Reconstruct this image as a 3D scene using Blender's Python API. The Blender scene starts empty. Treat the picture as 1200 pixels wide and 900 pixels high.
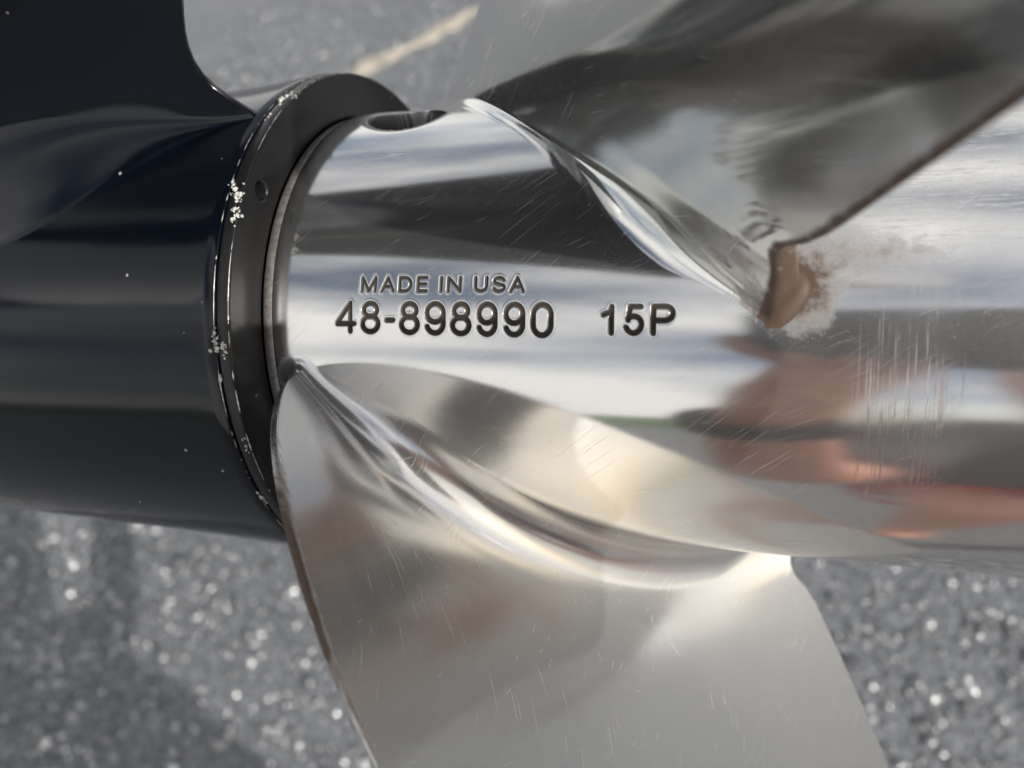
import bpy, math, random
import numpy as np
from mathutils import Vector, Matrix

random.seed(7); rng = np.random.default_rng(7)
S = bpy.context.scene
COL = S.collection
RH = 0.054                      # hub radius in metres; the propeller is laid out in hub radii
E = math.radians(45)            # camera elevation seen from the shaft axis
GROUND = -0.95

# ------------------------------------------------------------------ camera
cam_d = bpy.data.cameras.new('camera'); cam = bpy.data.objects.new('camera', cam_d); COL.objects.link(cam)
S.camera = cam
CAM = Vector((1.982, -3.714*math.cos(E), 3.714*math.sin(E)))*RH
RIGHT = Vector((0.94208581, 0.23714377, -0.23714377)).normalized()
FWD = Vector((-0.33432595, 0.60827426, -0.71988095)).normalized()
DOWN = FWD.cross(RIGHT).normalized()
cam.matrix_world = Matrix(((RIGHT.x, -DOWN.x, -FWD.x, CAM.x), (RIGHT.y, -DOWN.y, -FWD.y, CAM.y),
                           (RIGHT.z, -DOWN.z, -FWD.z, CAM.z), (0, 0, 0, 1)))
cam_d.sensor_width = 36; cam_d.lens = 36*951.9/1200
cam_d.clip_start = 0.005; cam_d.clip_end = 400
cam_d.dof.use_dof = True; cam_d.dof.focus_distance = 0.160; cam_d.dof.aperture_fstop = 11.5

# ------------------------------------------------------------------ light
SUN = Vector((0.735, -0.43, 0.525)).normalized()      # towards the sun
world = bpy.data.worlds.new('World'); S.world = world; world.use_nodes = True
nt = world.node_tree; nt.nodes.clear()
def N(t, kind, **kw):
    n = t.nodes.new(kind)
    for k, v in kw.items():
        if k in n.inputs.keys() if isinstance(k, str) else False: n.inputs[k].default_value = v
        else: setattr(n, k, v)
    return n
out = N(nt, 'ShaderNodeOutputWorld'); bg = N(nt, 'ShaderNodeBackground')
sky = N(nt, 'ShaderNodeTexSky', sky_type='NISHITA', sun_disc=False)
sky.sun_elevation = math.asin(SUN.z); sky.sun_rotation = math.atan2(SUN.x, SUN.y)
sky.air_density = 1.0; sky.dust_density = 2.2; sky.ozone_density = 0.6
tc = N(nt, 'ShaderNodeTexCoord'); mp = N(nt, 'ShaderNodeMapping'); mp.inputs['Scale'].default_value = (1, 1, 2.2)
mp.inputs['Location'].default_value = (-4.97, 1.78, -0.65)
cn = N(nt, 'ShaderNodeTexNoise'); cn.inputs['Scale'].default_value = 1.9; cn.inputs['Detail'].default_value = 8; cn.inputs['Roughness'].default_value = 0.55
cr = N(nt, 'ShaderNodeValToRGB'); cr.color_ramp.elements[0].position = 0.33; cr.color_ramp.elements[1].position = 0.60
mx = N(nt, 'ShaderNodeMix', data_type='RGBA'); mx.inputs['B'].default_value = (11.0, 10.8, 10.5, 1)
L = nt.links.new
L(tc.outputs['Generated'], mp.inputs['Vector']); L(mp.outputs['Vector'], cn.inputs['Vector']); L(cn.outputs['Fac'], cr.inputs['Fac'])
L(cr.outputs['Color'], mx.inputs['Factor']); L(sky.outputs['Color'], mx.inputs['A']); L(mx.outputs['Result'], bg.inputs['Color'])
bg.inputs['Strength'].default_value = 0.12
L(bg.outputs['Background'], out.inputs['Surface'])
sd = bpy.data.lights.new('sun', 'SUN'); sd.energy = 4.2; sd.angle = math.radians(0.53); sd.color = (1.0, 0.965, 0.92)
sun = bpy.data.objects.new('sun', sd); COL.objects.link(sun)
sun.rotation_euler = SUN.to_track_quat('Z', 'Y').to_euler()
S.view_settings.view_transform = 'Standard'; S.view_settings.look = 'None'
S.view_settings.exposure = 0.0; S.view_settings.gamma = 1.0
S.render.engine = 'CYCLES'
S.cycles.use_denoising = True; S.cycles.use_adaptive_sampling = True; S.cycles.adaptive_threshold = 0.03
S.cycles.max_bounces = 7; S.cycles.glossy_bounces = 5; S.cycles.diffuse_bounces = 2
S.cycles.sample_clamp_indirect = 6.0

# ------------------------------------------------------------------ helpers
def tag(o, label=None, cat=None, group=None, kind=None):
    if label: o['label'] = label
    if cat: o['category'] = cat
    if group: o['group'] = group
    if kind: o['kind'] = kind
    return o
def link(name, me, mat=None, parent=None, smooth=True):
    o = bpy.data.objects.new(name, me); COL.objects.link(o)
    if mat and not me.materials: me.materials.append(mat)
    if parent: o.parent = parent
    if smooth and len(me.polygons):
        me.polygons.foreach_set('use_smooth', np.ones(len(me.polygons), dtype=bool))
    return o
def empty(name, loc=(0, 0, 0)):
    o = bpy.data.objects.new(name, None); COL.objects.link(o); o.location = loc; o.empty_display_size = 0.02
    return o
def np_mesh(name, V, F, attrs=None, uv=None):
    """V (n,3), F (m,4) quads or (m,3) tris"""
    V = np.ascontiguousarray(V, dtype=np.float32); F = np.ascontiguousarray(F, dtype=np.int32)
    me = bpy.data.meshes.new(name); k = F.shape[1]
    me.vertices.add(len(V)); me.vertices.foreach_set('co', V.ravel())
    me.loops.add(F.size); me.loops.foreach_set('vertex_index', F.ravel())
    me.polygons.add(len(F)); me.polygons.foreach_set('loop_start', np.arange(0, F.size, k, dtype=np.int32))
    me.update(calc_edges=True)
    for n, a in (attrs or {}).items():
        at = me.attributes.new(n, 'FLOAT', 'POINT'); at.data.foreach_set('value', np.ascontiguousarray(a, dtype=np.float32).ravel())
    if uv is not None:
        l = me.uv_layers.new(name='UVMap'); l.data.foreach_set('uv', np.ascontiguousarray(uv[F.ravel()], dtype=np.float32).ravel())
    return me
def grid_faces(nu, nv, wrap_v=False, flip=False):
    i = np.arange(nu-1)[:, None]; j = np.arange(nv if wrap_v else nv-1)[None, :]
    j2 = (j+1) % nv
    a = i*nv+j; b = i*nv+j2; c = (i+1)*nv+j2; d = (i+1)*nv+j
    F = np.stack([a, b, c, d], -1).reshape(-1, 4)
    return F[:, ::-1] if flip else F
def cyl(x, r, ph):
    """axis frame -> world, metres. ph in degrees, 0 faces the camera, + goes down the picture"""
    ps = E - np.radians(ph)
    return np.stack([x+0*ps, -r*np.cos(ps), r*np.sin(ps)], -1)*RH
def sstep(a, b, x):
    t = np.clip((x-a)/(b-a), 0, 1); return t*t*(3-2*t)
def revolve(name, prof, n=160, attrs=None):
    prof = np.array(prof, float); ph = np.arange(n)*360/n
    X, PH = np.meshgrid(np.arange(len(prof)), ph, indexing='ij')
    V = cyl(prof[X, 0], prof[X, 1], PH).reshape(-1, 3)
    return np_mesh(name, V, grid_faces(len(prof), n, True))

# ------------------------------------------------------------------ materials
def mat(name):
    m = bpy.data.materials.new(name); m.use_nodes = True
    t = m.node_tree; b = t.nodes['Principled BSDF']
    return m, t, b
def node(t, kind, ins=None, **kw):
    n = t.nodes.new(kind)
    for k, v in kw.items(): setattr(n, k, v)
    for k, v in (ins or {}).items():
        if hasattr(v, 'is_output') or isinstance(v, bpy.types.NodeSocket): t.links.new(v, n.inputs[k])
        else: n.inputs[k].default_value = v
    return n
def mth(t, op, a, b=None, clamp=False):
    n = t.nodes.new('ShaderNodeMath'); n.operation = op; n.use_clamp = clamp
    for i, v in enumerate((a, b)):
        if v is None: continue
        if isinstance(v, bpy.types.NodeSocket): t.links.new(v, n.inputs[i])
        else: n.inputs[i].default_value = v
    return n.outputs[0]
def ramp(t, fac, p0, p1, c0=(0, 0, 0, 1), c1=(1, 1, 1, 1)):
    n = t.nodes.new('ShaderNodeValToRGB'); e = n.color_ramp.elements
    e[0].position, e[1].position = p0, p1; e[0].color, e[1].color = c0, c1
    t.links.new(fac, n.inputs['Fac']); return n.outputs['Color']
def mixc(t, fac, a, b, mode='MIX'):
    n = t.nodes.new('ShaderNodeMix'); n.data_type = 'RGBA'; n.blend_type = mode
    for k, v in (('Factor', fac), ('A', a), ('B', b)):
        s = [i for i in n.inputs if i.name == k and (i.type == ('VALUE' if k == 'Factor' else 'RGBA'))][0]
        if isinstance(v, bpy.types.NodeSocket): t.links.new(v, s)
        else: s.default_value = v
    return [o for o in n.outputs if o.type == 'RGBA'][0]

def steel_material(name, rough, hub=False, satin=.2):
    """polished stainless: grain, hairline scratches, rust specks; uv is in millimetres on the surface"""
    m, t, b = mat(name)
    uv = node(t, 'ShaderNodeUVMap').outputs['UV']
    ob = node(t, 'ShaderNodeTexCoord').outputs['Object']
    def noise(vec, scale, detail=2, rough=.5):
        return node(t, 'ShaderNodeTexNoise', {'Vector': vec, 'Scale': scale, 'Detail': detail, 'Roughness': rough}).outputs['Fac']
    def scratches(angle, across, along, thr, mask_scale, mask_lo, mask_hi, seed):
        mp = node(t, 'ShaderNodeMapping', {'Vector': uv, 'Rotation': (0, 0, math.radians(angle)), 'Location': (seed, seed*1.7, 0)})
        mp2 = node(t, 'ShaderNodeMapping', {'Vector': mp.outputs['Vector'], 'Scale': (along, across, 1)})
        ln = noise(mp2.outputs['Vector'], 1.0, 1.5, .5)
        ln = ramp(t, ln, thr, thr+.05)
        mk = noise(node(t, 'ShaderNodeMapping', {'Vector': uv, 'Location': (seed*3.1, -seed, 0)}).outputs['Vector'], mask_scale, 1)
        mk = ramp(t, mk, mask_lo, mask_hi)
        return mth(t, 'MULTIPLY', ln, mk)
    sc = scratches(-41, 9.0, .040, .700, .05, .45, .62, 3.3)
    sc2 = scratches(-24, 13.0, .085, .715, .08, .48, .60, 11.0)
    tot = mth(t, 'MAXIMUM', sc, sc2)
    if hub:
        at = node(t, 'ShaderNodeAttribute', attribute_name='rub').outputs['Fac']      # rubbed band running round the barrel
        mp2 = node(t, 'ShaderNodeMapping', {'Vector': uv, 'Rotation': (0, 0, math.radians(3)), 'Scale': (3.6, .05, 1)})
        rb = ramp(t, noise(mp2.outputs['Vector'], 1.0, 3, .6), .57, .70)
        tot = mth(t, 'MAXIMUM', tot, mth(t, 'MULTIPLY', rb, at))
        at2 = node(t, 'ShaderNodeAttribute', attribute_name='scuff').outputs['Fac']   # diagonal scuffs near the tail
        mp3 = node(t, 'ShaderNodeMapping', {'Vector': uv, 'Rotation': (0, 0, math.radians(35)), 'Scale': (.12, 3.0, 1)})
        mp4 = node(t, 'ShaderNodeMapping', {'Vector': uv, 'Rotation': (0, 0, math.radians(62)), 'Scale': (.15, 3.4, 1)})
        r3 = mth(t, 'MAXIMUM', ramp(t, noise(mp3.outputs['Vector'], 1.0, 2, .6), .60, .68), ramp(t, noise(mp4.outputs['Vector'], 1.0, 2, .6), .61, .69))
        tot = mth(t, 'MAXIMUM', tot, mth(t, 'MULTIPLY', r3, at2))
    grain = noise(uv, 3.8, 2, .65)
    spk = ramp(t, grain, .68, .75)
    # rust
    ra = node(t, 'ShaderNodeAttribute', attribute_name='rust').outputs['Fac']
    rn = noise(uv, .42, 5, .6)
    rust = mth(t, 'SUBTRACT', mth(t, 'MULTIPLY', ra, 1.75), ramp(t, rn, .22, .78), True)
    rust = mth(t, 'MULTIPLY', rust, .97)
    vor = node(t, 'ShaderNodeTexVoronoi', {'Vector': uv, 'Scale': .085, 'Randomness': 1.0})
    dot = ramp(t, mth(t, 'ADD', vor.outputs['Distance'], mth(t, 'MULTIPLY', grain, .05)), .040, .075, (1, 1, 1, 1), (0, 0, 0, 1))
    dotm = ramp(t, noise(uv, .03, 0), .50, .60)
    dots = mth(t, 'MULTIPLY', mth(t, 'MULTIPLY', dot, dotm), .55)
    rust = mth(t, 'MAXIMUM', rust, dots)
    soot_shade = node(t, 'ShaderNodeAttribute', attribute_name='soot_shade').outputs['Fac']  # exhaust soot in the vent hole, painted shade in the lettering cuts
    base = mixc(t, .5, (.62, .615, .60, 1), (.67, .665, .65, 1))
    base = mixc(t, mth(t, 'MULTIPLY', tot, .25), base, (.86, .85, .83, 1))
    rcol = mixc(t, grain, (.080, .036, .014, 1), (.042, .023, .013, 1))
    base = mixc(t, rust, base, rcol)
    base = mixc(t, soot_shade, base, (.012, .011, .010, 1))
    t.links.new(base, b.inputs['Base Color'])
    met = mth(t, 'SUBTRACT', 1.0, mth(t, 'MULTIPLY', mth(t, 'MAXIMUM', rust, soot_shade), .97), True)
    met = mth(t, 'MULTIPLY', met, .95)
    t.links.new(met, b.inputs['Metallic'])
    hz = node(t, 'ShaderNodeAttribute', attribute_name='haze').outputs['Fac']
    rg = mth(t, 'ADD', rough, mth(t, 'MULTIPLY', ramp(t, noise(uv, .045, 2, .6), .35, .75), .05))
    rg = mth(t, 'ADD', rg, mth(t, 'MULTIPLY', hz, .26))
    rg = mth(t, 'ADD', rg, mth(t, 'MULTIPLY', spk, .30))
    rg = mth(t, 'ADD', rg, mth(t, 'MULTIPLY', tot, .28))
    rg = mth(t, 'ADD', rg, mth(t, 'MULTIPLY', mth(t, 'MAXIMUM', rust, mth(t, 'MULTIPLY', soot_shade, 2.0)), .45))
    t.links.new(rg, b.inputs['Roughness'])
    hgt = mth(t, 'ADD', mth(t, 'MULTIPLY', grain, .10), mth(t, 'MULTIPLY', tot, -.55))
    hgt = mth(t, 'ADD', hgt, mth(t, 'MULTIPLY', spk, -.35))
    wav = noise(uv, .05, 2, .5)                       # hand-polishing leaves the reflections a little wavy
    hgt = mth(t, 'ADD', hgt, mth(t, 'MULTIPLY', wav, .9 if hub else .25))
    bp = node(t, 'ShaderNodeBump', {'Height': hgt, 'Strength': .22, 'Distance': .00016})
    t.links.new(bp.outputs['Normal'], b.inputs['Normal'])
    # fine brushing under the polish: a second, broader metal lobe
    gl = node(t, 'ShaderNodeBsdfAnisotropic', {'Color': base, 'Roughness': .40})
    mf = mth(t, 'ADD', satin, mth(t, 'MULTIPLY', hz, .55))
    mf = mth(t, 'ADD', mf, mth(t, 'MULTIPLY', tot, .30), True)
    mf = mth(t, 'MULTIPLY', mf, met)
    ms = node(t, 'ShaderNodeMixShader', {'Fac': mf})
    t.links.new(b.outputs['BSDF'], ms.inputs[1]); t.links.new(gl.outputs['BSDF'], ms.inputs[2])
    t.links.new(ms.outputs['Shader'], t.nodes['Material Output'].inputs['Surface'])
    return m

def black_paint(name, col=(.0022, .0034, .0065, 1), rough=.06, coat=.0, specks=1.0, dust=.0):
    m, t, b = mat(name)
    ob = node(t, 'ShaderNodeTexCoord').outputs['Object']
    v = node(t, 'ShaderNodeTexVoronoi', {'Vector': ob, 'Scale': 240.0})
    d = ramp(t, v.outputs['Distance'], .05, .10, (1, 1, 1, 1), (0, 0, 0, 1))
    pick = ramp(t, node(t, 'ShaderNodeTexWhiteNoise', {'Vector': v.outputs['Position']}).outputs['Value'], .86, .90)
    d = mth(t, 'MULTIPLY', mth(t, 'MULTIPLY', d, pick), specks)
    n1 = node(t, 'ShaderNodeTexNoise', {'Vector': ob, 'Scale': 45.0, 'Detail': 6, 'Roughness': .65}).outputs['Fac']
    du = mth(t, 'MULTIPLY', ramp(t, n1, .35, .75), dust)
    base = mixc(t, du, col, (.09, .085, .08, 1))
    base = mixc(t, d, base, (.45, .45, .43, 1))
    t.links.new(base, b.inputs['Base Color'])
    rg = mth(t, 'ADD', rough, mth(t, 'MULTIPLY', n1, .13)); rg = mth(t, 'ADD', rg, mth(t, 'MULTIPLY', d, .4))
    t.links.new(rg, b.inputs['Roughness'])
    b.inputs['Specular IOR Level'].default_value = .33; b.inputs['Coat Weight'].default_value = coat; b.inputs['Coat Roughness'].default_value = .10
    n2 = node(t, 'ShaderNodeTexNoise', {'Vector': ob, 'Scale': 900.0, 'Detail': 2}).outputs['Fac']
    h = mth(t, 'ADD', mth(t, 'MULTIPLY', n2, .12), mth(t, 'MULTIPLY', d, .8))
    bp = node(t, 'ShaderNodeBump', {'Height': h, 'Strength': .12, 'Distance': .0003})
    t.links.new(bp.outputs['Normal'], b.inputs['Normal'])
    return m

def simple(name, col, rough=.6, metallic=0., nscale=60., var=.25, bump=.1, dist=.0005):
    m, t, b = mat(name)
    ob = node(t, 'ShaderNodeTexCoord').outputs['Object']
    n = node(t, 'ShaderNodeTexNoise', {'Vector': ob, 'Scale': nscale, 'Detail': 5, 'Roughness': .6}).outputs['Fac']
    lo = tuple(c*(1-var) for c in col[:3])+(1,); hi = tuple(min(1, c*(1+var)) for c in col[:3])+(1,)
    t.links.new(mixc(t, ramp(t, n, .3, .7), lo, hi), b.inputs['Base Color'])
    b.inputs['Roughness'].default_value = rough; b.inputs['Metallic'].default_value = metallic
    bp = node(t, 'ShaderNodeBump', {'Height': n, 'Strength': bump, 'Distance': dist})
    t.links.new(bp.outputs['Normal'], b.inputs['Normal'])
    return m

M_hub = steel_material('polished steel hub', .075, True, .13)
M_blade = steel_material('polished steel blade', .045, False, .03)
M_paint = black_paint('black gloss paint')
M_ring = black_paint('black ring paint', (.008, .008, .0085, 1), .30, .0, 1.0, .08)
M_fill = simple('engraving residue', (.030, .020, .013), .8, .0, 900, .4, .4, .0003)
M_dull = simple('machined dull steel', (.30, .28, .265), .5, .6, 700, .35, .3, .0003)
M_salt = simple('salt crust', (.62, .62, .58), .85, 0, 900, .3, .6, .001)
M_bare = simple('bare worn edge', (.55, .53, .48), .4, .7, 1200, .5, .5, .0003)

# ------------------------------------------------------------------ ground
def ground_material():
    m, t, b = mat('exposed aggregate asphalt')
    ob = node(t, 'ShaderNodeTexCoord').outputs['Object']
    v = node(t, 'ShaderNodeTexVoronoi', {'Vector': ob, 'Scale': 120.0})
    v2 = node(t, 'ShaderNodeTexVoronoi', {'Vector': ob, 'Scale': 420.0})
    wn = node(t, 'ShaderNodeTexWhiteNoise', {'Vector': v.outputs['Position']}).outputs['Value']
    n = node(t, 'ShaderNodeTexNoise', {'Vector': ob, 'Scale': 3.0, 'Detail': 6}).outputs['Fac']
    c = mixc(t, wn, (.095, .102, .112, 1), (.23, .238, .25, 1))
    c = mixc(t, ramp(t, v.outputs['Distance'], .35, .75), c, (.080, .085, .093, 1))
    c = mixc(t, mth(t, 'MULTIPLY', ramp(t, n, .35, .7), .5), c, (.175, .182, .193, 1))
    t.links.new(c, b.inputs['Base Color']); b.inputs['Roughness'].default_value = .62
    h = mth(t, 'ADD', mth(t, 'MULTIPLY', v.outputs['Distance'], -1.0), mth(t, 'MULTIPLY', v2.outputs['Distance'], -.35))
    bp = node(t, 'ShaderNodeBump', {'Height': h, 'Strength': .9, 'Distance': .004})
    t.links.new(bp.outputs['Normal'], b.inputs['Normal'])
    return m
M_ground = ground_material()
g = 60.0
gm = np_mesh('pavement', np.array([[-g, -g, GROUND], [g, -g, GROUND], [g, g, GROUND], [-g, g, GROUND]]), np.array([[0, 1, 2, 3]]))
tag(link('pavement', gm, M_ground, smooth=False), kind='structure')
M_grass = simple('verge grass', (.05, .09, .02), .8, 0, 3, .5, .5, .05)
gv = np_mesh('grass_verge', np.array([[-g, -g, GROUND+.02], [g, -g, GROUND+.02], [g, -9, GROUND+.02], [-g, -9, GROUND+.02]]), np.array([[0, 1, 2, 3]]))
tag(link('grass_verge', gv, M_grass, smooth=False), kind='structure')

def chips():
    """pale stone chips standing proud of the asphalt, too many to count"""
    n = 30000
    P = np.stack([rng.uniform(-2.0, .75, n), -.2+3.0*rng.beta(.9, 1.6, n)], 1)
    base = np.array([[1, 0, 0], [-.5, .87, 0], [-.5, -.87, 0], [.5, .6, .55], [-.75, .1, .6], [.35, -.65, .5], [0, 0, .8]])
    tri = np.array([[0, 1, 3], [1, 4, 3], [1, 2, 4], [2, 5, 4], [2, 0, 5], [0, 3, 5], [3, 4, 6], [4, 5, 6], [5, 3, 6]])
    s = rng.gamma(3.0, .0012, n)+.0014
    a = rng.uniform(0, 2*np.pi, n); ca, sa = np.cos(a), np.sin(a)
    V = base[None]+rng.normal(0, .16, (n, 7, 3)); V = V*s[:, None, None]
    X = V[..., 0]*ca[:, None]-V[..., 1]*sa[:, None]; Y = V[..., 0]*sa[:, None]+V[..., 1]*ca[:, None]
    tx, ty = rng.normal(0, .35, n), rng.normal(0, .35, n)
    Z = V[..., 2]+X*tx[:, None]+Y*ty[:, None]
    V = np.stack([X+P[:, :1], Y+P[:, 1:], Z+GROUND-.0002], -1).reshape(-1, 3)
    F = (tri[None]+(np.arange(n)*7)[:, None, None]).reshape(-1, 3)
    tone = np.repeat(rng.beta(1.0, 3.2, n), 7)
    return np_mesh('stone_chips', V, F, {'tone': tone})
m, t, b = mat('stone chips')
tn = node(t, 'ShaderNodeAttribute', attribute_name='tone').outputs['Fac']
t.links.new(mixc(t, tn, (.12, .125, .13, 1), (.80, .80, .79, 1)), b.inputs['Base Color']); b.inputs['Roughness'].default_value = .25
b.inputs['Metallic'].default_value = .6
tag(link('stone_chips', chips(), m, smooth=False), 'pale glinting stone chips bedded in the grey pavement', 'gravel', kind='stuff')

# sandy dirt lying along a joint in the pavement
def seam():
    a = Vector((-.01, .49, 0)); 
    n = 60; V = []; F = []
    p0, p1 = np.array([-1.75, 1.52]), np.array([-.15, 3.17])
    for i in range(n):
        q = p0+(p1-p0)*i/(n-1); d = (p1-p0)/np.linalg.norm(p1-p0); nn = np.array([-d[1], d[0]])
        q = q+nn*(.010*math.sin(i*.7)+.008*math.sin(i*1.9+1))
        w = .044+.018*math.sin(i*.9+2)+.008*math.sin(i*2.3)+random.uniform(-.007, .007)
        for k, hh in ((-1, -.002), (-.45, .005), (0, .008+random.uniform(-.002, .004)), (.5, .004), (1, -.002)):
            z = q+nn*w*k
            V.append((z[0], z[1], GROUND+hh))
    return np_mesh('dirt_seam', np.array(V), grid_faces(n, 5, flip=True))
M_sand = simple('sandy dirt', (.37, .33, .265), .9, 0, 40, .6, .8, .004)
tag(link('dirt_seam', seam(), M_sand), 'tan sandy dirt lying along a joint in the pavement', 'dirt', kind='stuff')

# ------------------------------------------------------------------ lettering (centre-line strokes, milled)
def arc(cx, cy, rx, ry, a0, a1, n=14):
    return [(cx+rx*math.cos(math.radians(a0+(a1-a0)*i/n)), cy+ry*math.sin(math.radians(a0+(a1-a0)*i/n))) for i in range(n+1)]
GL = {
 'M': [[(0, 0), (0, 1), (.5, 0), (1, 1), (1, 0)]],
 'A': [[(0, 0), (.5, 1), (1, 0)], [(.2, .34), (.8, .34)]],
 'D': [[(0, 0), (0, 1), (.45, 1)]+arc(.45, .5, .55, .5, 90, -90)+[(0, 0)]],
 'E': [[(1, 0), (0, 0), (0, 1), (1, 1)], [(0, .52), (.9, .52)]],
 'I': [[(.5, 0), (.5, 1)]],
 'N': [[(0, 0), (0, 1), (1, 0), (1, 1)]],
 'U': [[(0, 1), (0, .38)]+arc(.5, .38, .5, .38, 180, 360)+[(1, 1)]],
 'S': [arc(.5, .745, .46, .255, 15, 90, 8)+arc(.5, .745, .46, .255, 90, 215, 12)[1:]+[(.5, .52), (.72, .45)]+arc(.5, .27, .5, .27, 35, -90, 12)+arc(.5, .27, .5, .27, -90, -165, 8)[1:]],
 '4': [[(.76, 0), (.76, 1), (0, .30), (0, .27), (1, .27)]],
 '8': [arc(.5, .765, .42, .235, 0, 360, 28), arc(.5, .275, .5, .275, 0, 360, 28)],
 '9': [arc(.5, .69, .5, .31, 0, 360, 28), arc(.5, .31, .5, .31, 0, -90, 10)+arc(.5, .31, .5, .31, -90, -162, 8)[1:], [(1, .69), (1, .31)]],
 '0': [[(1, .5)]+arc(.5, .66, .5, .34, 0, 180, 16)+arc(.5, .34, .5, .34, 180, 360, 16)+[(1, .5)]],
 '-': [[(0, .42), (1, .42)]],
 '1': [[(.95, 0), (.95, 1), (.75, .80), (0, .70)]],
 '5': [[(.92, 1), (.22, 1), (.10, .50)]+arc(.47, .32, .53, .32, 130, -90, 18)+arc(.47, .32, .53, .32, -90, -160, 8)[1:]],
 'P': [[(0, 0), (0, 1), (.6, 1)]+arc(.6, .74, .4, .26, 90, -90, 12)+[(0, .48)]],
}
def row(chars, xs, top0, bot0, top1, bot1, hw):
    out = []
    x_min, x_max = xs[0], xs[-1]
    for c, a, b in zip(chars, xs[0::2], xs[1::2]):
        f = ((a+b)/2-x_min)/(x_max-x_min)
        t_, b_ = top0+(top1-top0)*f, bot0+(bot1-bot0)*f
        out.append((c, a, b, t_, b_, hw))
    return out
CH = row('MADEINUSA', [0.404, 0.473, 0.488, 0.549, 0.562, 0.621, 0.637, 0.685, 0.732, 0.743, 0.759, 0.819, 0.865, 0.922, 0.936, 0.989, 1.001, 1.061],
         -9.6, -5.9, -8.95, -5.4, .0070)
CH += row('48-898990', [0.296, 0.389, 0.405, 0.491, 0.507, 0.554, 0.569, 0.655, 0.673, 0.759, 0.776, 0.861, 0.879, 0.961, 0.982, 1.065, 1.084, 1.169],
          -4.3, 3.0, -3.6, 3.7, .0100)
CH += row('15P', [1.335, 1.384, 1.416, 1.485, 1.506, 1.589], -3.1, 3.1, -3.1, 3.1, .0095)
def seg_dist(X, Y, segs):
    d = np.full(X.shape, 9.)
    for (ax, ay), (bx, by) in segs:
        vx, vy = bx-ax, by-ay; l = vx*vx+vy*vy+1e-12
        t = np.clip(((X-ax)*vx+(Y-ay)*vy)/l, 0, 1)
        d = np.minimum(d, np.hypot(X-ax-t*vx, Y-ay-t*vy))
    return d
def glyph_segs(c, a, b, t_, b_, hw):
    y0, y1 = -math.radians(b_)+hw, -math.radians(t_)-hw       # arc length up, in hub radii
    x0, x1 = a+hw, b-hw
    if c == 'I': x0 = x1 = (a+b)/2
    segs = []
    for pl in GL[c]:
        q = [(x0+(x1-x0)*u, y0+(y1-y0)*v) for u, v in pl]
        segs += list(zip(q[:-1], q[1:]))
    return segs

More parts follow.
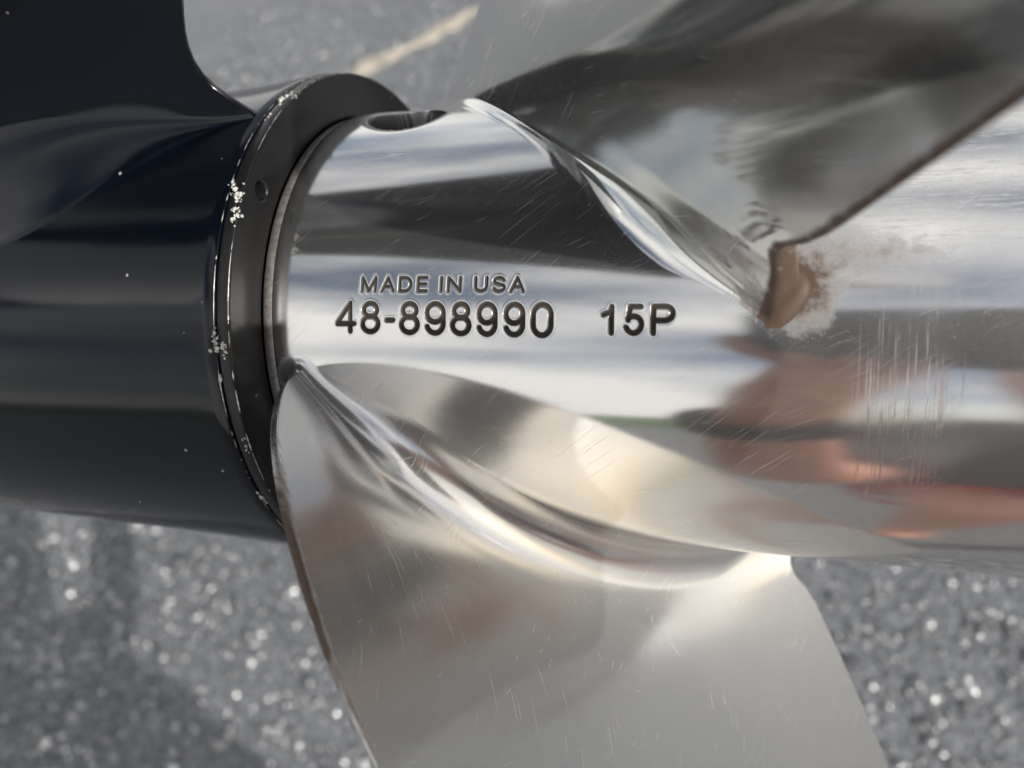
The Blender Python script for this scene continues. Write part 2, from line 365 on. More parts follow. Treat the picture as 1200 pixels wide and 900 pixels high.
# ------------------------------------------------------------------ propeller
prop = tag(empty('propeller', (0, 0, 0)), 'polished stainless steel boat propeller with engraved hub, rust at the blade roots', 'propeller')
TXT_D = .0078                                         # engraving depth, hub radii (0.42 mm)
def build_hub():
    xs = np.concatenate([np.linspace(0.0, .28, 70), np.arange(.2824, 1.605, .0024), np.linspace(1.608, 2.9, 190)])
    ph = np.concatenate([np.arange(-88, -40, .6), np.arange(-40, -10.6, .7), np.arange(-10.6, 4.6, .13), np.arange(4.6, 90, .7), np.arange(90, 272-.01, 1.0)])
    X, PH = np.meshgrid(xs, ph, indexing='ij')
    Y = -np.radians(PH)
    r = np.ones_like(X)
    r -= .014*np.clip(1-X/.06, 0, 1)**2.2             # rolled front lip
    r += .05*sstep(2.72, 2.95, X)**2                  # tail flare
    d_all = np.full(X.shape, 9.); glyphs = []
    for c, a, b, t_, b_, hw in CH:
        i0, i1 = np.searchsorted(xs, a-.02), np.searchsorted(xs, b+.02)
        j0, j1 = np.searchsorted(ph, t_-1.2), np.searchsorted(ph, b_+1.2)
        segs = glyph_segs(c, a, b, t_, b_, hw)
        d = seg_dist(X[i0:i1, j0:j1], Y[i0:i1, j0:j1], segs)-hw
        d_all[i0:i1, j0:j1] = np.minimum(d_all[i0:i1, j0:j1], d)
        glyphs.append((c, X[i0:i1, j0:j1], PH[i0:i1, j0:j1], d))
    r -= TXT_D*(1-sstep(-.0045, .0006, d_all))
    r += .0004*np.exp(-((d_all-.0035)/.0028)**2)      # burr thrown up round the cut
    txt_shade = (1-sstep(-.0010, .0012, d_all))  # shade of the groove walls, painted in as a dark tint
    # vent hole in front of the upper blade: a slanted oval
    hx, hp = .315, -66.0
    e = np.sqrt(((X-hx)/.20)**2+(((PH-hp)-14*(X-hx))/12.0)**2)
    r -= .42*(1-sstep(.91, 1.0, e))
    r -= .012*(1-sstep(.95, 1.25, e))
    soot_shade = np.maximum(.92*txt_shade, 1-sstep(.97, 1.04, e))  # painted lettering shade joined with the soot inside the vent hole
    V = cyl(X, r, PH).reshape(-1, 3)
    rust = np.exp(-((X-1.97)/.13)**2-((PH+5)/8.)**2)*1.0+.5*np.exp(-((X-2.22)/.22)**2-((PH+12)/4.)**2)
    rub = np.exp(-((X-2.28)/.14)**4)*np.exp(-((PH-12)/17.)**2)
    scuff = sstep(1.9, 2.2, X)*np.exp(-((PH+30)/16.)**2)
    scuff = np.maximum(scuff, .8*np.exp(-((X-.42)/.12)**2-((PH+42)/5.)**2))
    haze = .04*scuff+.15*rub+.22*rust
    uv = np.stack([X*54, Y*54], -1).reshape(-1, 2)
    me = np_mesh('hub', V, grid_faces(len(xs), len(ph), True), {'rust': np.clip(rust, 0, 1), 'rub': rub, 'scuff': scuff, 'haze': haze, 'soot_shade': soot_shade}, uv)
    hub = link('hub', me, M_hub, prop)
    for c, gx, gp, d in glyphs:                        # dark residue on the floor of every cut
        keep = d < -.0036
        idx = -np.ones(d.shape, int); idx[keep] = np.arange(keep.sum())
        q = np.stack([idx[:-1, :-1], idx[:-1, 1:], idx[1:, 1:], idx[1:, :-1]], -1).reshape(-1, 4)
        q = q[(q >= 0).all(1)]
        rr = 1-TXT_D+.0009
        V = cyl(gx, rr, gp)[keep]
        link('engraved_dash' if c == '-' else 'engraved_digit' if c.isdigit() else 'engraved_letter', np_mesh('engraving', V, q), M_fill, hub)
    return hub
hub = build_hub()
link('hub_front_band', revolve('hub_front_band', [(-.053, .60), (-.053, .955), (-.050, .974), (-.044, .981), (-.006, .983), (-.001, .980), (.0, .970), (.004, .90)], 200), M_dull, prop)
link('hub_tail_wall', revolve('hub_tail_wall', [(2.9, 1.0+.05*float(sstep(2.72, 2.95, np.array(2.9)))**2), (2.93, 1.02), (2.935, .985), (2.9, .95), (2.2, .92), (1.2, .92)], 160), M_dull, prop)
link('inner_hub', revolve('inner_hub', [(2.5, .0), (2.5, .32), (2.45, .36), (-.05, .36), (-.05, .60)], 96), M_dull, prop)

BQ = [61.66, 57.675, -5.852, -6.336, 0.28, 0.11, 0.033, 0.297, 1.848, 0.121, -0.001]
RTIP = 3.42
def build_blade(off, rust_le, haze_face, rust_te):
    hmax = RTIP-1
    rho_m = .235
    h = np.concatenate([[-.012, -.0004], rho_m*(np.arange(0, 37)/36)**2.0, rho_m+(hmax-.02-rho_m)*np.linspace(0, 1, 90)[1:]**1.15])
    ns, nc = 110, 15
    s = .5-.5*np.cos(np.linspace(0, np.pi, ns)); 
    H = h[:, None]
    le = BQ[5]+BQ[6]*H+BQ[7]*H**2; te = BQ[8]+BQ[9]*H+BQ[10]*H**2+np.interp(H, [0, .05, .1, .15, .2, .25, .3, .35, .4, .5], [.085, .070, .048, .026, -.002, -.024, -.030, -.020, -.008, 0])
    close = np.clip((H-(hmax-.35))/.35, 0, 1)          # round the tip off
    mid = le*.35+te*.65
    k = np.sqrt(np.clip(1-close**2, 0.0, 1))
    le = mid+(le-mid)*k; te = mid+(te-mid)*k
    def mids(sv):
        x = le+sv*(te-le); p = np.radians(BQ[0]+BQ[1]*(x-.9)+BQ[2]*(x-.9)**2+BQ[3]*H+off)
        return x+BQ[4]*H, (1+H)*p, x
    Xm, Tm, xr = mids(s[None])
    X2, T2, _ = mids(s[None]+1e-4)
    tx, ty = X2-Xm, T2-Tm; l = np.hypot(tx, ty)+1e-12; tx, ty = tx/l, ty/l
    nx, ny = -ty, tx                                   # towards +phi
    wp = .023+.084/(1+np.exp((H-.629)/.155))        # forward side carries the camber
    wm = .013+.032*np.exp(-np.clip(H, 0, 9)*.85)        # working face is nearly flat
    a = np.abs(1-2*s[None])**np.where(s[None] < .5, 2.6, 1.6)
    lev = .26+.14*np.clip(H, 0, 1); tev = .421+.40*(1-sstep(.03, .20, H))
    shp = np.where(s[None] < .5, 1-(1-lev)*a, 1-(1-tev)*a)*np.sqrt(np.clip(1-close**4, .002, 1))
    cup = .034*np.clip((s[None]-.70)/.30, 0, 1)**2*sstep(0, .3, H)*(1-.6*sstep(.8, 2.2, H))     # cupped trailing edge
    dw = (wp*shp-wm*shp-cup)/2; w = (wp*shp+wm*shp+cup)/2
    Xm = Xm+dw*nx; Tm = Tm+dw*ny
    loopX, loopT, side, ls, lx = [], [], [], [], []
    def add(x_, t_, sd, s_, xx): loopX.append(x_); loopT.append(t_); side.append(np.full(x_.shape[1], sd)); ls.append(np.broadcast_to(s_, (1, x_.shape[1]))[0]); lx.append(xx)
    add(Xm+w*nx, Tm+w*ny, 1, s, xr)
    al = np.linspace(90, -90, nc+2)[1:-1]; ca = np.sign(np.cos(np.radians(al)))*np.abs(np.cos(np.radians(al)))**.6; sa = np.sign(np.sin(np.radians(al)))*np.abs(np.sin(np.radians(al)))**.6
    e = -1
    add(Xm[:, e:]+w[:, e:]*(.42*ca*tx[:, e:]+sa*nx[:, e:]), Tm[:, e:]+w[:, e:]*(.42*ca*ty[:, e:]+sa*ny[:, e:]), 0, 1.0, np.broadcast_to(xr[:, e:], (len(h), nc)))
    add((Xm-w*nx)[:, ::-1], (Tm-w*ny)[:, ::-1], -1, s[::-1], xr[:, ::-1])
    add(Xm[:, :1]+w[:, :1]*(-.55*ca*tx[:, :1]-sa*nx[:, :1]), Tm[:, :1]+w[:, :1]*(-.55*ca*ty[:, :1]-sa*ny[:, :1]), 0, 0.0, np.broadcast_to(xr[:, :1], (len(h), nc)))
    LX, LT = np.concatenate(loopX, 1), np.concatenate(loopT, 1); sv = np.concatenate(ls); sd = np.concatenate(side); LXR = np.concatenate(lx, 1)
    dx = np.roll(LX, -1, 1)-np.roll(LX, 1, 1); dt = np.roll(LT, -1, 1)-np.roll(LT, 1, 1); dl = np.hypot(dx, dt)+1e-12
    ox, ot = -dt/dl, dx/dl                             # outward
    # make sure it points away from the section's middle line
    for _ in range(3):
        ox = (np.roll(ox, 1, 1)+2*ox+np.roll(ox, -1, 1))/4; ot = (np.roll(ot, 1, 1)+2*ot+np.roll(ot, -1, 1))/4
    rho = .075+(np.where(sd > 0, .032+.068*sstep(.5, .78, sv), .225)-.075)*sstep(0, .20, sv)
    rho = rho*(1-.80*sstep(.80, .995, sv))
    rho = np.maximum(rho, .03)[None]
    hh = np.clip(H, 0, None)
    f = np.where(hh < rho, rho-np.sqrt(np.clip(rho**2-(rho-np.minimum(hh, rho))**2, 0, None)), 0)
    f[0] += .06; f[1] += .010
    LX = LX+f*ox; LT = LT+f*ot
    LX[:12] = np.maximum(LX[:12], .012)
    R_ = 1+H+0*LX
    V = cyl(LX, R_, np.degrees(LT/R_)).reshape(-1, 3)
    n = LX.shape[1]
    r_le = rust_le*np.exp(-((sv[None]-.0)/.012)**2)*np.exp(-((H-.88)/.32)**2)
    r_te = rust_te*(np.exp(-((sv[None]-1)/.007)**2)*.9+.8*np.exp(-((sv[None]-1)/.06)**2-(H/.12)**2))
    arc_ = np.cumsum(dl/2, 1)                          # run round the section, so the texture wraps the edges
    uv = np.stack([arc_*54, R_*54+off], -1).reshape(-1, 2)
    hz = haze_face*sstep(.10, .5, H)+np.where(sd[None] <= 0, .45, .1)*(1-sstep(.10, .5, H))
    z = 0*LX
    # close the tip
    F = grid_faces(len(h), n, True, True)
    Vc = V.reshape(len(h), n, 3)[-1].mean(0)
    V = np.vstack([V, Vc]); ci = len(V)-1; b0 = (len(h)-1)*n
    j = np.arange(n); tip = np.stack([b0+j, b0+(j+1) % n, np.full(n, ci), np.full(n, ci)], 1)[:, ::-1]
    ap = lambda q: np.append(q.ravel(), 0)
    me = np_mesh('blade', V, F, {'rust': ap(np.clip(r_le+r_te, 0, 1)), 'haze': ap(hz), 'soot_shade': ap(z)}, np.vstack([uv, uv[-1:]]))
    o = link('blade', me, M_blade, prop)
    return o
bA = build_blade(0, 1.0, .32, .3)
bB = build_blade(-120, .5, .03, 1.0)
bC = build_blade(120, .5, .4, .5)
bA['label'] = 'lower blade with hazy face and a nicked, rust-flecked leading edge'
bB['label'] = 'upper blade mirroring the hub lettering, rust along its trailing edge'
link('propeller_shaft', revolve('propeller_shaft', [(-.4, .0), (-.4, .22), (2.62, .22), (2.66, .19), (2.66, 0)], 48), M_dull, prop)

# ------------------------------------------------------------------ gearcase
gear = tag(empty('outboard_gearcase', (0, 0, 0)), 'glossy black outboard motor gearcase ahead of the propeller', 'outboard motor')
def torpedo():
    prof = [(-.30, .30), (-.112, .32), (-.112, 1.165), (-.109, 1.184), (-.118, 1.193), (-.2, 1.188), (-.4, 1.172), (-.7, 1.160), (-.95, 1.153), (-1.7, 1.141), (-2.4, 1.128), (-3.2, 1.09)]
    for i in range(1, 19):
        a = i/18; prof.append((-3.2-2.2*a, 1.09*math.sqrt(max(0, 1-a**2.2))))
    # resample the smooth run
    p = np.array(prof); run = p[4:]
    xs = np.concatenate([np.linspace(-.118, -3.2, 60), run[8:, 0]])
    o = np.argsort(run[:, 0]); rs = np.interp(xs, run[o, 0], run[o, 1])
    k = np.ones(5)/5; rs2 = rs.copy(); rs2[4:56] = np.convolve(rs, k, 'same')[4:56]
    return list(map(tuple, p[:4]))+list(zip(xs, rs2))
tp = torpedo()
RT = lambda x: np.interp(-np.asarray(x), [-(-.118), 3.2], [1.190, 1.10]) if False else np.interp(-np.asarray(x), [.118, .2, .4, .7, .95, 1.7, 2.4, 3.2, 4.5, 5.3], [1.193, 1.188, 1.172, 1.160, 1.153, 1.141, 1.128, 1.09, .80, .25])
ZP = 3.72                                              # plate height above the shaft, hub radii
def strut():
    nd, n1, n2 = 90, 26, 44
    d = 4.0*np.linspace(0, 1, nd)**1.9
    zt = np.array([1.15, 1.19, 1.23, 1.275, 1.377, 1.45, 1.536, 1.675, 1.9, 2.3, 2.9, 3.8]); xt = np.array([-.122, -.150, -.195, -.245, -.318, -.322, -.300, -.222, -.08, .15, .45, .85])
    zz = np.linspace(1.1, 3.8, 400); xx = np.interp(zz, zt, xt); ker = np.hanning(29); ker /= ker.sum()
    xx = np.convolve(np.pad(xx, 14, 'edge'), ker, 'valid')
    XTE = lambda z: np.interp(z, zz, xx)
    s = .012+.44*(1-np.exp(-(d/.9)))*sstep(-.2, 1.2, d)
    s = s*np.where(d > 2.6, np.sqrt(np.clip(1-((d-2.6)/1.4)**2, 1e-4, 1)), 1)
    rho = .03+.62*sstep(.0, 1.5, d)
    xg = XTE(1.25)-d; R = RT(xg)-.003
    zc = np.sqrt((R+rho)**2-(s+rho)**2)
    a0 = np.arctan2(zc, s+rho)                         # tangent point on the torpedo
    rows = []
    for k in range(n1):
        u = k/(n1-1); a = -a0*(1-u)                    # from the torpedo to vertical
        y = (s+rho)-rho*np.cos(a); z = zc+rho*np.sin(a)
        rows.append((y, z))
    for k in range(1, n2+1):
        u = k/n2; z = zc+(ZP-zc)*u; fl = .35*np.clip((z-(ZP-.45))/.45, 0, 1)**2.5*sstep(0, .5, d)
        rows.append((s+fl, z))
    Y = np.stack([q[0] for q in rows], 1); Z = np.stack([q[1] for q in rows], 1); X = XTE(Z)-d[:, None]
    return X, Y, Z
Xs, Ys, Zs = strut()
nV = Xs.shape
side1 = np.stack([Xs, -Ys, Zs], -1).reshape(-1, 3)*RH; side2 = np.stack([Xs, Ys, Zs], -1).reshape(-1, 3)*RH
tm_prof = np.array(tp); nph = 220; phs = np.arange(nph)*360/nph
I, PHH = np.meshgrid(np.arange(len(tm_prof)), phs, indexing='ij')
Vt = cyl(tm_prof[I, 0], tm_prof[I, 1], PHH).reshape(-1, 3)
F = [grid_faces(len(tm_prof), nph, True, True)]; n0 = len(Vt)
F.append(grid_faces(*nV, flip=True)+n0); n1 = n0+len(side1)
F.append(grid_faces(*nV)+n1)
# thin bead that closes the trailing edge
j = np.arange(nV[1]-1); F.append(np.stack([n0+j, n0+j+1, n1+j+1, n1+j], 1))
housing = link('housing', np_mesh('housing', np.vstack([Vt, side1, side2]), np.concatenate(F)), M_paint, gear)

def ring_mesh():
    """end face of the gearcase with a round tapped hole in it"""
    ph = np.concatenate([np.arange(-180, -34, 1.0), np.arange(-34, -20, .12), np.arange(-20, 180, 1.0)])
    prof = [(-.114, 1.160), (-.114, 1.172), (-.104, 1.178), (-.101, 1.186), (-.096, 1.190), (-.058, 1.189), (-.051, 1.186), (-.047, 1.180)]
    rs = np.linspace(1.176, .995, 80); prof += [(-.0462, r) for r in rs]; prof += [(-.050, .988), (-.07, .985), (-.30, .98)]
    p = np.array(prof); I, PH = np.meshgrid(np.arange(len(p)), ph, indexing='ij')
    X, R = p[I, 0].copy(), p[I, 1].copy()
    e = np.hypot((PH+27.6)*math.pi/180*1.1, R-1.095)/.036
    X = np.where((I > 7) & (I < 88), X-.45*(1-sstep(.86, 1.0, e))-.006*(1-sstep(1.0, 1.25, e)), X)
    return np_mesh('end_ring', cyl(X, R, PH).reshape(-1, 3), grid_faces(len(p), len(ph), True))
ring = link('end_ring', ring_mesh(), M_ring, gear)
def edge_wear(x, r, w, name, seed):
    """bare metal showing in broken lengths along a worn rim"""
    rg = np.random.default_rng(seed); V = []; F = []
    ph = -95.
    while ph < 95:
        L_ = rg.exponential(2.2)+.3; n = max(3, int(L_/.5)); ww = rg.uniform(.25, 1.3)*w
        for i in range(n+1):
            q = ph+L_*i/n; k = ww*(math.sin(math.pi*i/n)**.4+.05)*rg.uniform(.3, 1.5)
            V += [cyl(np.array(x-k), np.array(r+.0004), np.array(q)), cyl(np.array(x), np.array(r+.0011), np.array(q)), cyl(np.array(x+k*.8), np.array(r-.0004-k*.5), np.array(q))]
        b0 = len(V)-(n+1)*3
        for i in range(n):
            for m_ in range(2):
                a = b0+i*3+m_; F.append((a, a+1, a+4, a+3))
        ph += L_+rg.exponential(2.4)
    return link(name, np_mesh(name, np.array(V), np.array(F)), M_bare, ring)
edge_wear(-.050, 1.1868, .0024, 'worn_rim', 3)
edge_wear(-.113, 1.1905, .0018, 'worn_rim', 4)
def lump(ph, r, x, size, seed):
    rg = np.random.default_rng(seed); V = []; F = []
    for k in range(rg.integers(14, 26)):
        c = cyl(np.array(x+rg.normal(0, .35)*size), np.array(r+rg.normal(0, .2)*size), np.array(ph+math.degrees(rg.normal(0, .8)*size)))
        s = size*RH*min(.6, rg.exponential(.16)+.10); b0 = len(V); sq = rg.uniform(.35, 1.1, 3)
        for i in range(4):
            for j_ in range(6):
                a, bb = math.pi*(i+.5)/4, 2*math.pi*j_/6; q = s*rg.uniform(.5, 1.45)
                V.append(c+np.array([math.sin(a)*math.cos(bb), math.sin(a)*math.sin(bb), math.cos(a)])*q*sq)
        for i in range(3):
            for j_ in range(6): F.append((b0+i*6+j_, b0+i*6+(j_+1) % 6, b0+(i+1)*6+(j_+1) % 6, b0+(i+1)*6+j_))
    return link('salt_deposit', np_mesh('salt_deposit', np.array(V), np.array(F)), M_salt, ring, smooth=False)
for i, (ph, x, size) in enumerate([(-54, -.06, .030), (-51, -.08, .022), (-23, -.06, .024), (-19, -.055, .018), (-25.5, -.10, .016), (4.5, -.112, .018), (5, -.07, .016), (24.5, -.06, .017), (38, -.105, .013), (-43.5, -.085, .009), (11, -.105, .010), (-62, -.055, .014)]):
    lump(ph, 1.19 if x < -.052 else 1.17, x, size*1.2, 50+i)

def plate():
    """flat plate above the propeller, rounded at the back"""
    o = []
    for x, y in ((-6.5, .25), (-5.4, .55), (-4.0, .80), (-2.2, .98), (-1.07, 1.18), (0, 1.52), (.55, 1.78), (1.05, 2.05)): o.append((x, y))
    for a in range(80, -1, -10): o.append((1.15+.95*math.cos(math.radians(a)), 1.12+.95*math.sin(math.radians(a))))
    full = o+[(x, -y) for x, y in reversed(o)]
    V = []; n = len(full)
    for z, k in ((ZP-.02, .985), (ZP, 1.0), (ZP+.08, 1.0), (ZP+.10, .985)):
        V += [(x*(k if k == 1 else 1-.006), y*k, z) for x, y in full]
    F = []
    for i in range(3): F += [(i*n+j_, i*n+(j_+1) % n, (i+1)*n+(j_+1) % n, (i+1)*n+j_) for j_ in range(n)]
    me = bpy.data.meshes.new('anti_ventilation_plate')
    me.from_pydata([tuple(RH*c for c in v) for v in V], [], F+[tuple(range(n))[::-1], tuple(range(3*n, 4*n))]); me.update()
    return link('anti_ventilation_plate', me, M_paint, gear, smooth=False)
plate()
def fin(name, pts, half, y0=0):
    """streamlined slab given by its outline in x-z, thinner at the edges"""
    V = []; F = []; n = len(pts); c = np.mean(pts, 0)
    for yy, k in ((-half*.15, 1.0), (-half, .82), (half, .82), (half*.15, 1.0)):
        V += [((c[0]+(x-c[0])*k)*RH, yy*RH, (c[1]+(z-c[1])*(1-(1-k)*.3))*RH) for x, z in pts]
    for i in range(3): F += [(i*n+j_, i*n+(j_+1) % n, (i+1)*n+(j_+1) % n, (i+1)*n+j_) for j_ in range(n)]
    me = bpy.data.meshes.new(name); me.from_pydata(V, [], F+[tuple(range(n))[::-1], tuple(range(3*n, 4*n))]); me.update()
    return link(name, me, M_paint, gear)
fin('skeg', [(-1.0, -1.0), (-1.15, -1.4), (-1.4, -1.95), (-1.7, -2.2), (-2.4, -2.15), (-3.0, -1.6), (-3.8, -1.0)], .10)
fin('driveshaft_housing', [(1.0, 3.78), (.4, 4.6), (.1, 6.0), (.2, 9.0), (-4.6, 9.0), (-4.4, 6.0), (-4.6, 3.78)], 1.0)

# ------------------------------------------------------------------ stern of the boat that carries the motor, mirrored in the metal
def stern():
    sec = [(0, .49), (.20, .54), (.40, .60), (.50, .64), (.53, .66), (.56, .95), (.58, 1.25)]
    prof = [(-y, z) for y, z in reversed(sec)]+sec[1:]
    xs = [-.98, -.988, -1.3, -1.8, -2.4, -3.0]; n = len(prof); V = []
    for k, x in enumerate(xs):
        sc = (.985, 1, 1, 1, .98, .93)[k]
        for y, z in prof: V.append((x, y*sc, z+(.004 if k == 0 else 0)))
    F = [(i*n+j_, i*n+j_+1, (i+1)*n+j_+1, (i+1)*n+j_) for i in range(len(xs)-1) for j_ in range(n-1)]
    root = tag(empty('boat_hull', (-.98, 0, .49)), 'grey boat stern ahead of the motor, seen only as a reflection', 'boat')
    low = [f for f in F if max(V[k][2] for k in f) < .665]; side = [f for f in F if f not in low]
    port = [f for f in side if V[f[0]][1] < 0]; star = [f for f in side if V[f[0]][1] > 0]
    for nm, fs, m_ in (('hull_bottom', low, simple('dark bottom paint', (.012, .016, .028), .5, 0, 20, .2, .1)), ('topside', port, None), ('topside', star, None), ('transom', [tuple(range(n))], None)):
        us = sorted({k for f in fs for k in f}); ix = {k: q for q, k in enumerate(us)}
        me = bpy.data.meshes.new(nm); me.from_pydata([(V[k][0]+.98, V[k][1], V[k][2]-.49) for k in us], [], [tuple(ix[k] for k in f) for f in fs]); me.update()
        link(nm, me, m_ or M_gel, root, smooth=False)
M_gel = simple('pale grey gelcoat', (.24, .255, .27), .3, 0, 4, .05, .02)
stern()
# ------------------------------------------------------------------ the photographer, mirrored in the barrel
def P3(v): return Vector(v)
phone = tag(empty('smartphone', CAM), 'dark smartphone held over the propeller, mirrored in its hub', 'phone')
def rbox(name, cx, cy, cz, w, h, d, rad, m_, parent):
    """rounded slab in camera axes: right, down, back"""
    pts = []
    for sx, sy, a0 in ((1, 1, 0), (-1, 1, 90), (-1, -1, 180), (1, -1, 270)):
        for a in range(0, 91, 15): pts.append((cx+sx*(w/2-rad)+rad*math.cos(math.radians(a0+a)), cy+sy*(h/2-rad)+rad*math.sin(math.radians(a0+a))))
    n = len(pts); V = []; bv = min(.0015, d/4)
    for z, k in ((cz, bv), (cz+bv, 0), (cz+d-bv, 0), (cz+d, bv)):
        for x, y in pts:
            ddx, ddy = x-cx, y-cy; V.append(RIGHT*(cx+ddx*(1-2*k/w))+DOWN*(cy+ddy*(1-2*k/h))-FWD*z)
    F = []
    for i in range(3): F += [(i*n+j_, i*n+(j_+1) % n, (i+1)*n+(j_+1) % n, (i+1)*n+j_) for j_ in range(n)]
    me = bpy.data.meshes.new(name); me.from_pydata([tuple(v) for v in V], [], F+[tuple(range(n)), tuple(range(3*n, 4*n))[::-1]]); me.update()
    return link(name, me, m_, parent, smooth=False)
M_ph = simple('phone glass', (.055, .065, .08), .12, 0, 40, .1, 0)
M_lens = simple('lens glass', (.004, .004, .006), .05, 0, 40, .1, 0)
rbox('phone_body', .050, .0235, .0045, .147, .0715, .0078, .011, M_ph, phone)
rbox('camera_bump', .006, .006, .0030, .036, .036, .0014, .009, M_ph, phone)
rbox('lens', .016, .014, .0026, .012, .012, .0003, .006, M_lens, phone)

M_skin = simple('skin', (.58, .28, .20), .5, 0, 70, .15, .15, .001)
M_shirt = simple('grey shirt', (.10, .095, .105), .85, 0, 300, .2, .3, .001)
M_short = simple('dark shorts', (.05, .05, .06), .85, 0, 300, .2, .3, .001)
M_red = simple('red piping', (.55, .05, .05), .8, 0, 300, .15, .2, .001)
M_band = simple('black watch strap', (.012, .012, .013), .45, 0, 300, .2, .2, .0005)
M_hair = simple('short dark hair', (.03, .02, .015), .7, 0, 200, .4, .6, .003)
def skin_mesh(name, verts, edges, radii, m_, parent, root=0, sub=2):
    me = bpy.data.meshes.new(name); me.from_pydata([tuple(v) for v in verts], edges, []); me.update()
    o = link(name, me, m_, parent, smooth=False)
    md = o.modifiers.new('skin', 'SKIN'); md.use_smooth_shade = True
    sv = me.skin_vertices[0].data
    for i, r in enumerate(radii):
        rr = r if isinstance(r, tuple) else (r, r)
        sv[i].radius = rr; sv[i].use_root = (i == root)
    sb = o.modifiers.new('sub', 'SUBSURF'); sb.levels = sub; sb.render_levels = sub
    return o
person = tag(empty('person', (.40, -.72, GROUND)), 'crouching person in grey shirt holding a phone, mirrored in the hub', 'person')
person_off = Vector((.40, -.72, GROUND))
def cp(r, d, b): return CAM+RIGHT*r+DOWN*d-FWD*b        # point in phone axes
V, Eg, Rd = [], [], []
def v(p, r): V.append(Vector(p)-person_off); Rd.append(r); return len(V)-1
def chain(start, pts):
    last = start
    for p, r in pts:
        i = v(p, r); Eg.append((last, i)); last = i
    return last
pel = v((.36, -.80, -.40), (.13, .10))
chest = chain(pel, [((.36, -.77, -.24), (.135, .09)), ((.36, -.73, -.08), (.14, .095))])
neck = chain(chest, [((.35, -.70, .06), .055), ((.34, -.67, .13), .052), ((.33, -.63, .20), (.072, .085)), ((.325, -.615, .27), (.078, .09)), ((.33, -.625, .33), .05)])
def hand(wr, palm, fingers, thumb):
    pc = chain(wr, [(palm, (.036, .018))])
    for f in fingers:
        chain(pc, f)
    chain(wr, thumb)
# left arm (the hand whose wrist carries the strap)
shL = chain(chest, [((.22, -.66, -.01), .058)])
wl = chain(shL, [((.17, -.56, -.09), .047), ((.12, -.43, -.17), .041), ((.106, -.37, -.16), .040), ((.098, -.29, -.08), .036), ((.095, -.225, .012), .027), ((.093, -.208, .035), .026)])
b_ = .016
hand(wl, cp(.006, .066, .022),
     [[(cp(-.010, .060, .012), .0085), (cp(-.026, .040, .006), .0080), (cp(-.030, .022, .010), .0070)],
      [(cp(.002, .058, .000), .0085), (cp(-.004, .048, -.0035), .0080), (cp(-.002, .042, -.003), .0068)],
      [(cp(.018, .060, .000), .0085), (cp(.018, .050, -.0035), .0080), (cp(.020, .044, -.003), .0068)],
      [(cp(.034, .062, .002), .0075), (cp(.036, .054, -.003), .0070), (cp(.038, .048, -.003), .0060)]],
     [(cp(.030, .062, .034), .0115), (cp(.024, .046, .026), .0095), (cp(.016, .036, .021), .0080)])
# right arm
shR = chain(chest, [((.50, -.68, -.01), .058)])
wr_ = chain(shR, [((.58, -.66, -.12), .047), ((.68, -.62, -.24), .041), ((.70, -.58, -.27), .040), ((.69, -.50, -.24), .034), ((.66, -.42, -.215), .027), ((.655, -.40, -.21), .026)])
K = lambda x, y, z: Vector((.65+x, -.34+y, -.235+z))
hand(wr_, K(0, 0, 0),
     [[(K(-.034, .025, -.012), .0085), (K(-.042, .050, -.035), .0080), (K(-.044, .058, -.058), .0070)],
      [(K(-.012, .036, -.010), .0085), (K(-.014, .064, -.036), .0080), (K(-.015, .070, -.062), .0070)],
      [(K(.010, .035, -.010), .0085), (K(.012, .062, -.036), .0080), (K(.012, .068, -.060), .0070)],
      [(K(.030, .026, -.013), .0075), (K(.036, .046, -.036), .0070), (K(.038, .050, -.056), .0060)]],
     [(K(-.040, -.020, -.012), .0115), (K(-.062, .004, -.030), .0095), (K(-.068, .016, -.046), .0080)])
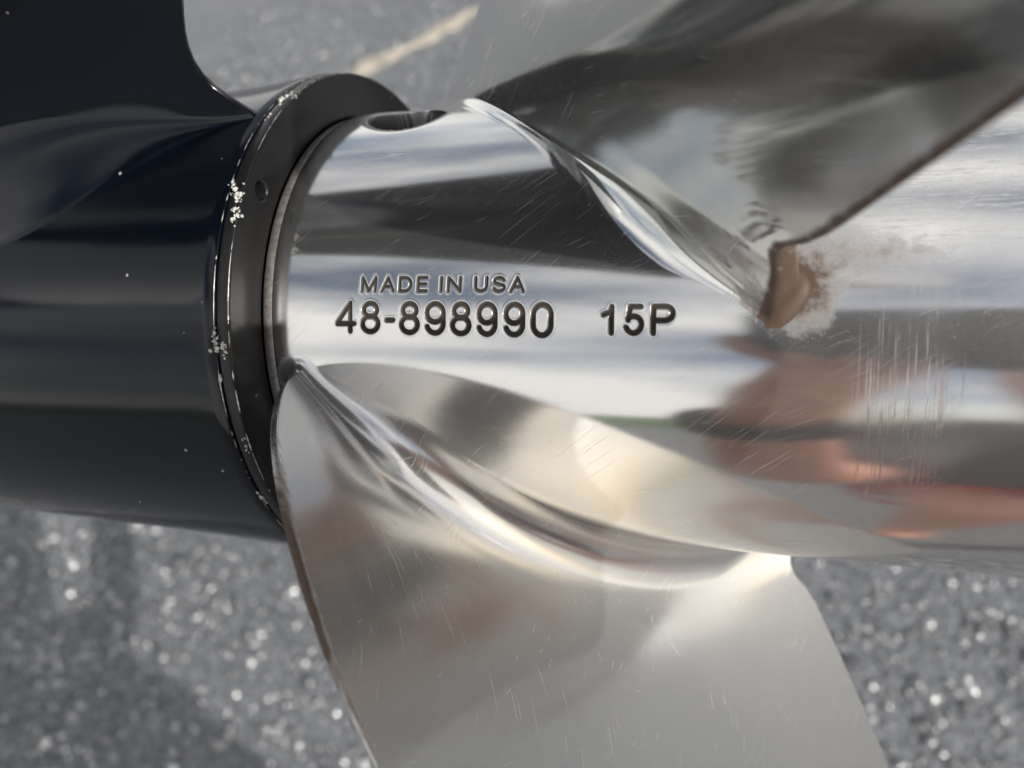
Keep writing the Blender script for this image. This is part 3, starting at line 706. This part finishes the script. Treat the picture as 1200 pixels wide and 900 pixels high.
# legs: squatting
chain(pel, [((.27, -.76, -.42), .088), ((.25, -.56, -.38), .066), ((.24, -.46, -.37), .058), ((.24, -.50, -.47), .054), ((.24, -.58, GROUND+.14), .036), ((.24, -.55, GROUND+.045), .038), ((.22, -.44, GROUND+.028), .028)])
chain(pel, [((.47, -.78, -.42), .088), ((.64, -.58, -.36), .066), ((.67, -.46, -.32), .058), ((.66, -.54, -.46), .054), ((.66, -.62, GROUND+.14), .036), ((.66, -.59, GROUND+.045), .038), ((.67, -.48, GROUND+.028), .028)])
body = skin_mesh('body', V, Eg, Rd, M_skin, person)
def garment(name, pts, edges, rad, m_): return skin_mesh(name, [Vector(p)-person_off for p in pts], edges, rad, m_, person)
garment('shirt', [(.36, -.80, -.36), (.36, -.77, -.22), (.36, -.73, -.07), (.35, -.71, .015), (.22, -.66, -.005), (.172, -.56, -.09), (.50, -.68, -.005), (.56, -.664, -.09), (.128, -.455, -.155)],
        [(0, 1), (1, 2), (2, 3), (2, 4), (4, 5), (2, 6), (6, 7), (5, 8)], [(.165, .125), (.16, .115), (.16, .115), .075, .073, .064, .073, .066, .058], M_shirt)
garment('shorts', [(.36, -.80, -.43), (.27, -.755, -.42), (.252, -.58, -.385), (.47, -.775, -.42), (.60, -.62, -.38)], [(0, 1), (1, 2), (0, 3), (3, 4)], [(.15, .12), .108, .088, .108, .088], M_short)
garment('hair', [(.33, -.66, .26), (.332, -.65, .325), (.33, -.625, .345)], [(0, 1), (1, 2)], [(.07, .075), (.075, .08), .05], M_hair)
def band(name, a, b, r, m_):
    a, b = Vector(a)-person_off, Vector(b)-person_off; ax = (b-a).normalized(); u = ax.orthogonal().normalized(); w = ax.cross(u)
    V = []; n = 40
    for q, rr in ((0, .92), (.1, 1), (.9, 1), (1, .92)):
        for k in range(n):
            an = 2*math.pi*k/n; V.append(a+(b-a)*q+(u*math.cos(an)+w*math.sin(an))*r*rr)
    F = [(i*n+k, i*n+(k+1) % n, (i+1)*n+(k+1) % n, (i+1)*n+k) for i in range(3) for k in range(n)]
    me = bpy.data.meshes.new(name); me.from_pydata([tuple(x) for x in V], [], F); me.update()
    return link(name, me, m_, person)
band('watch_strap', (.0932, -.2105, .030), (.0953, -.2255, .009), .033, M_band)
band('red_hem', (.2525, -.585, -.387), (.2515, -.573, -.384), .092, M_red)
band('red_hem', (.254, -.612, -.392), (.253, -.602, -.390), .096, M_red)
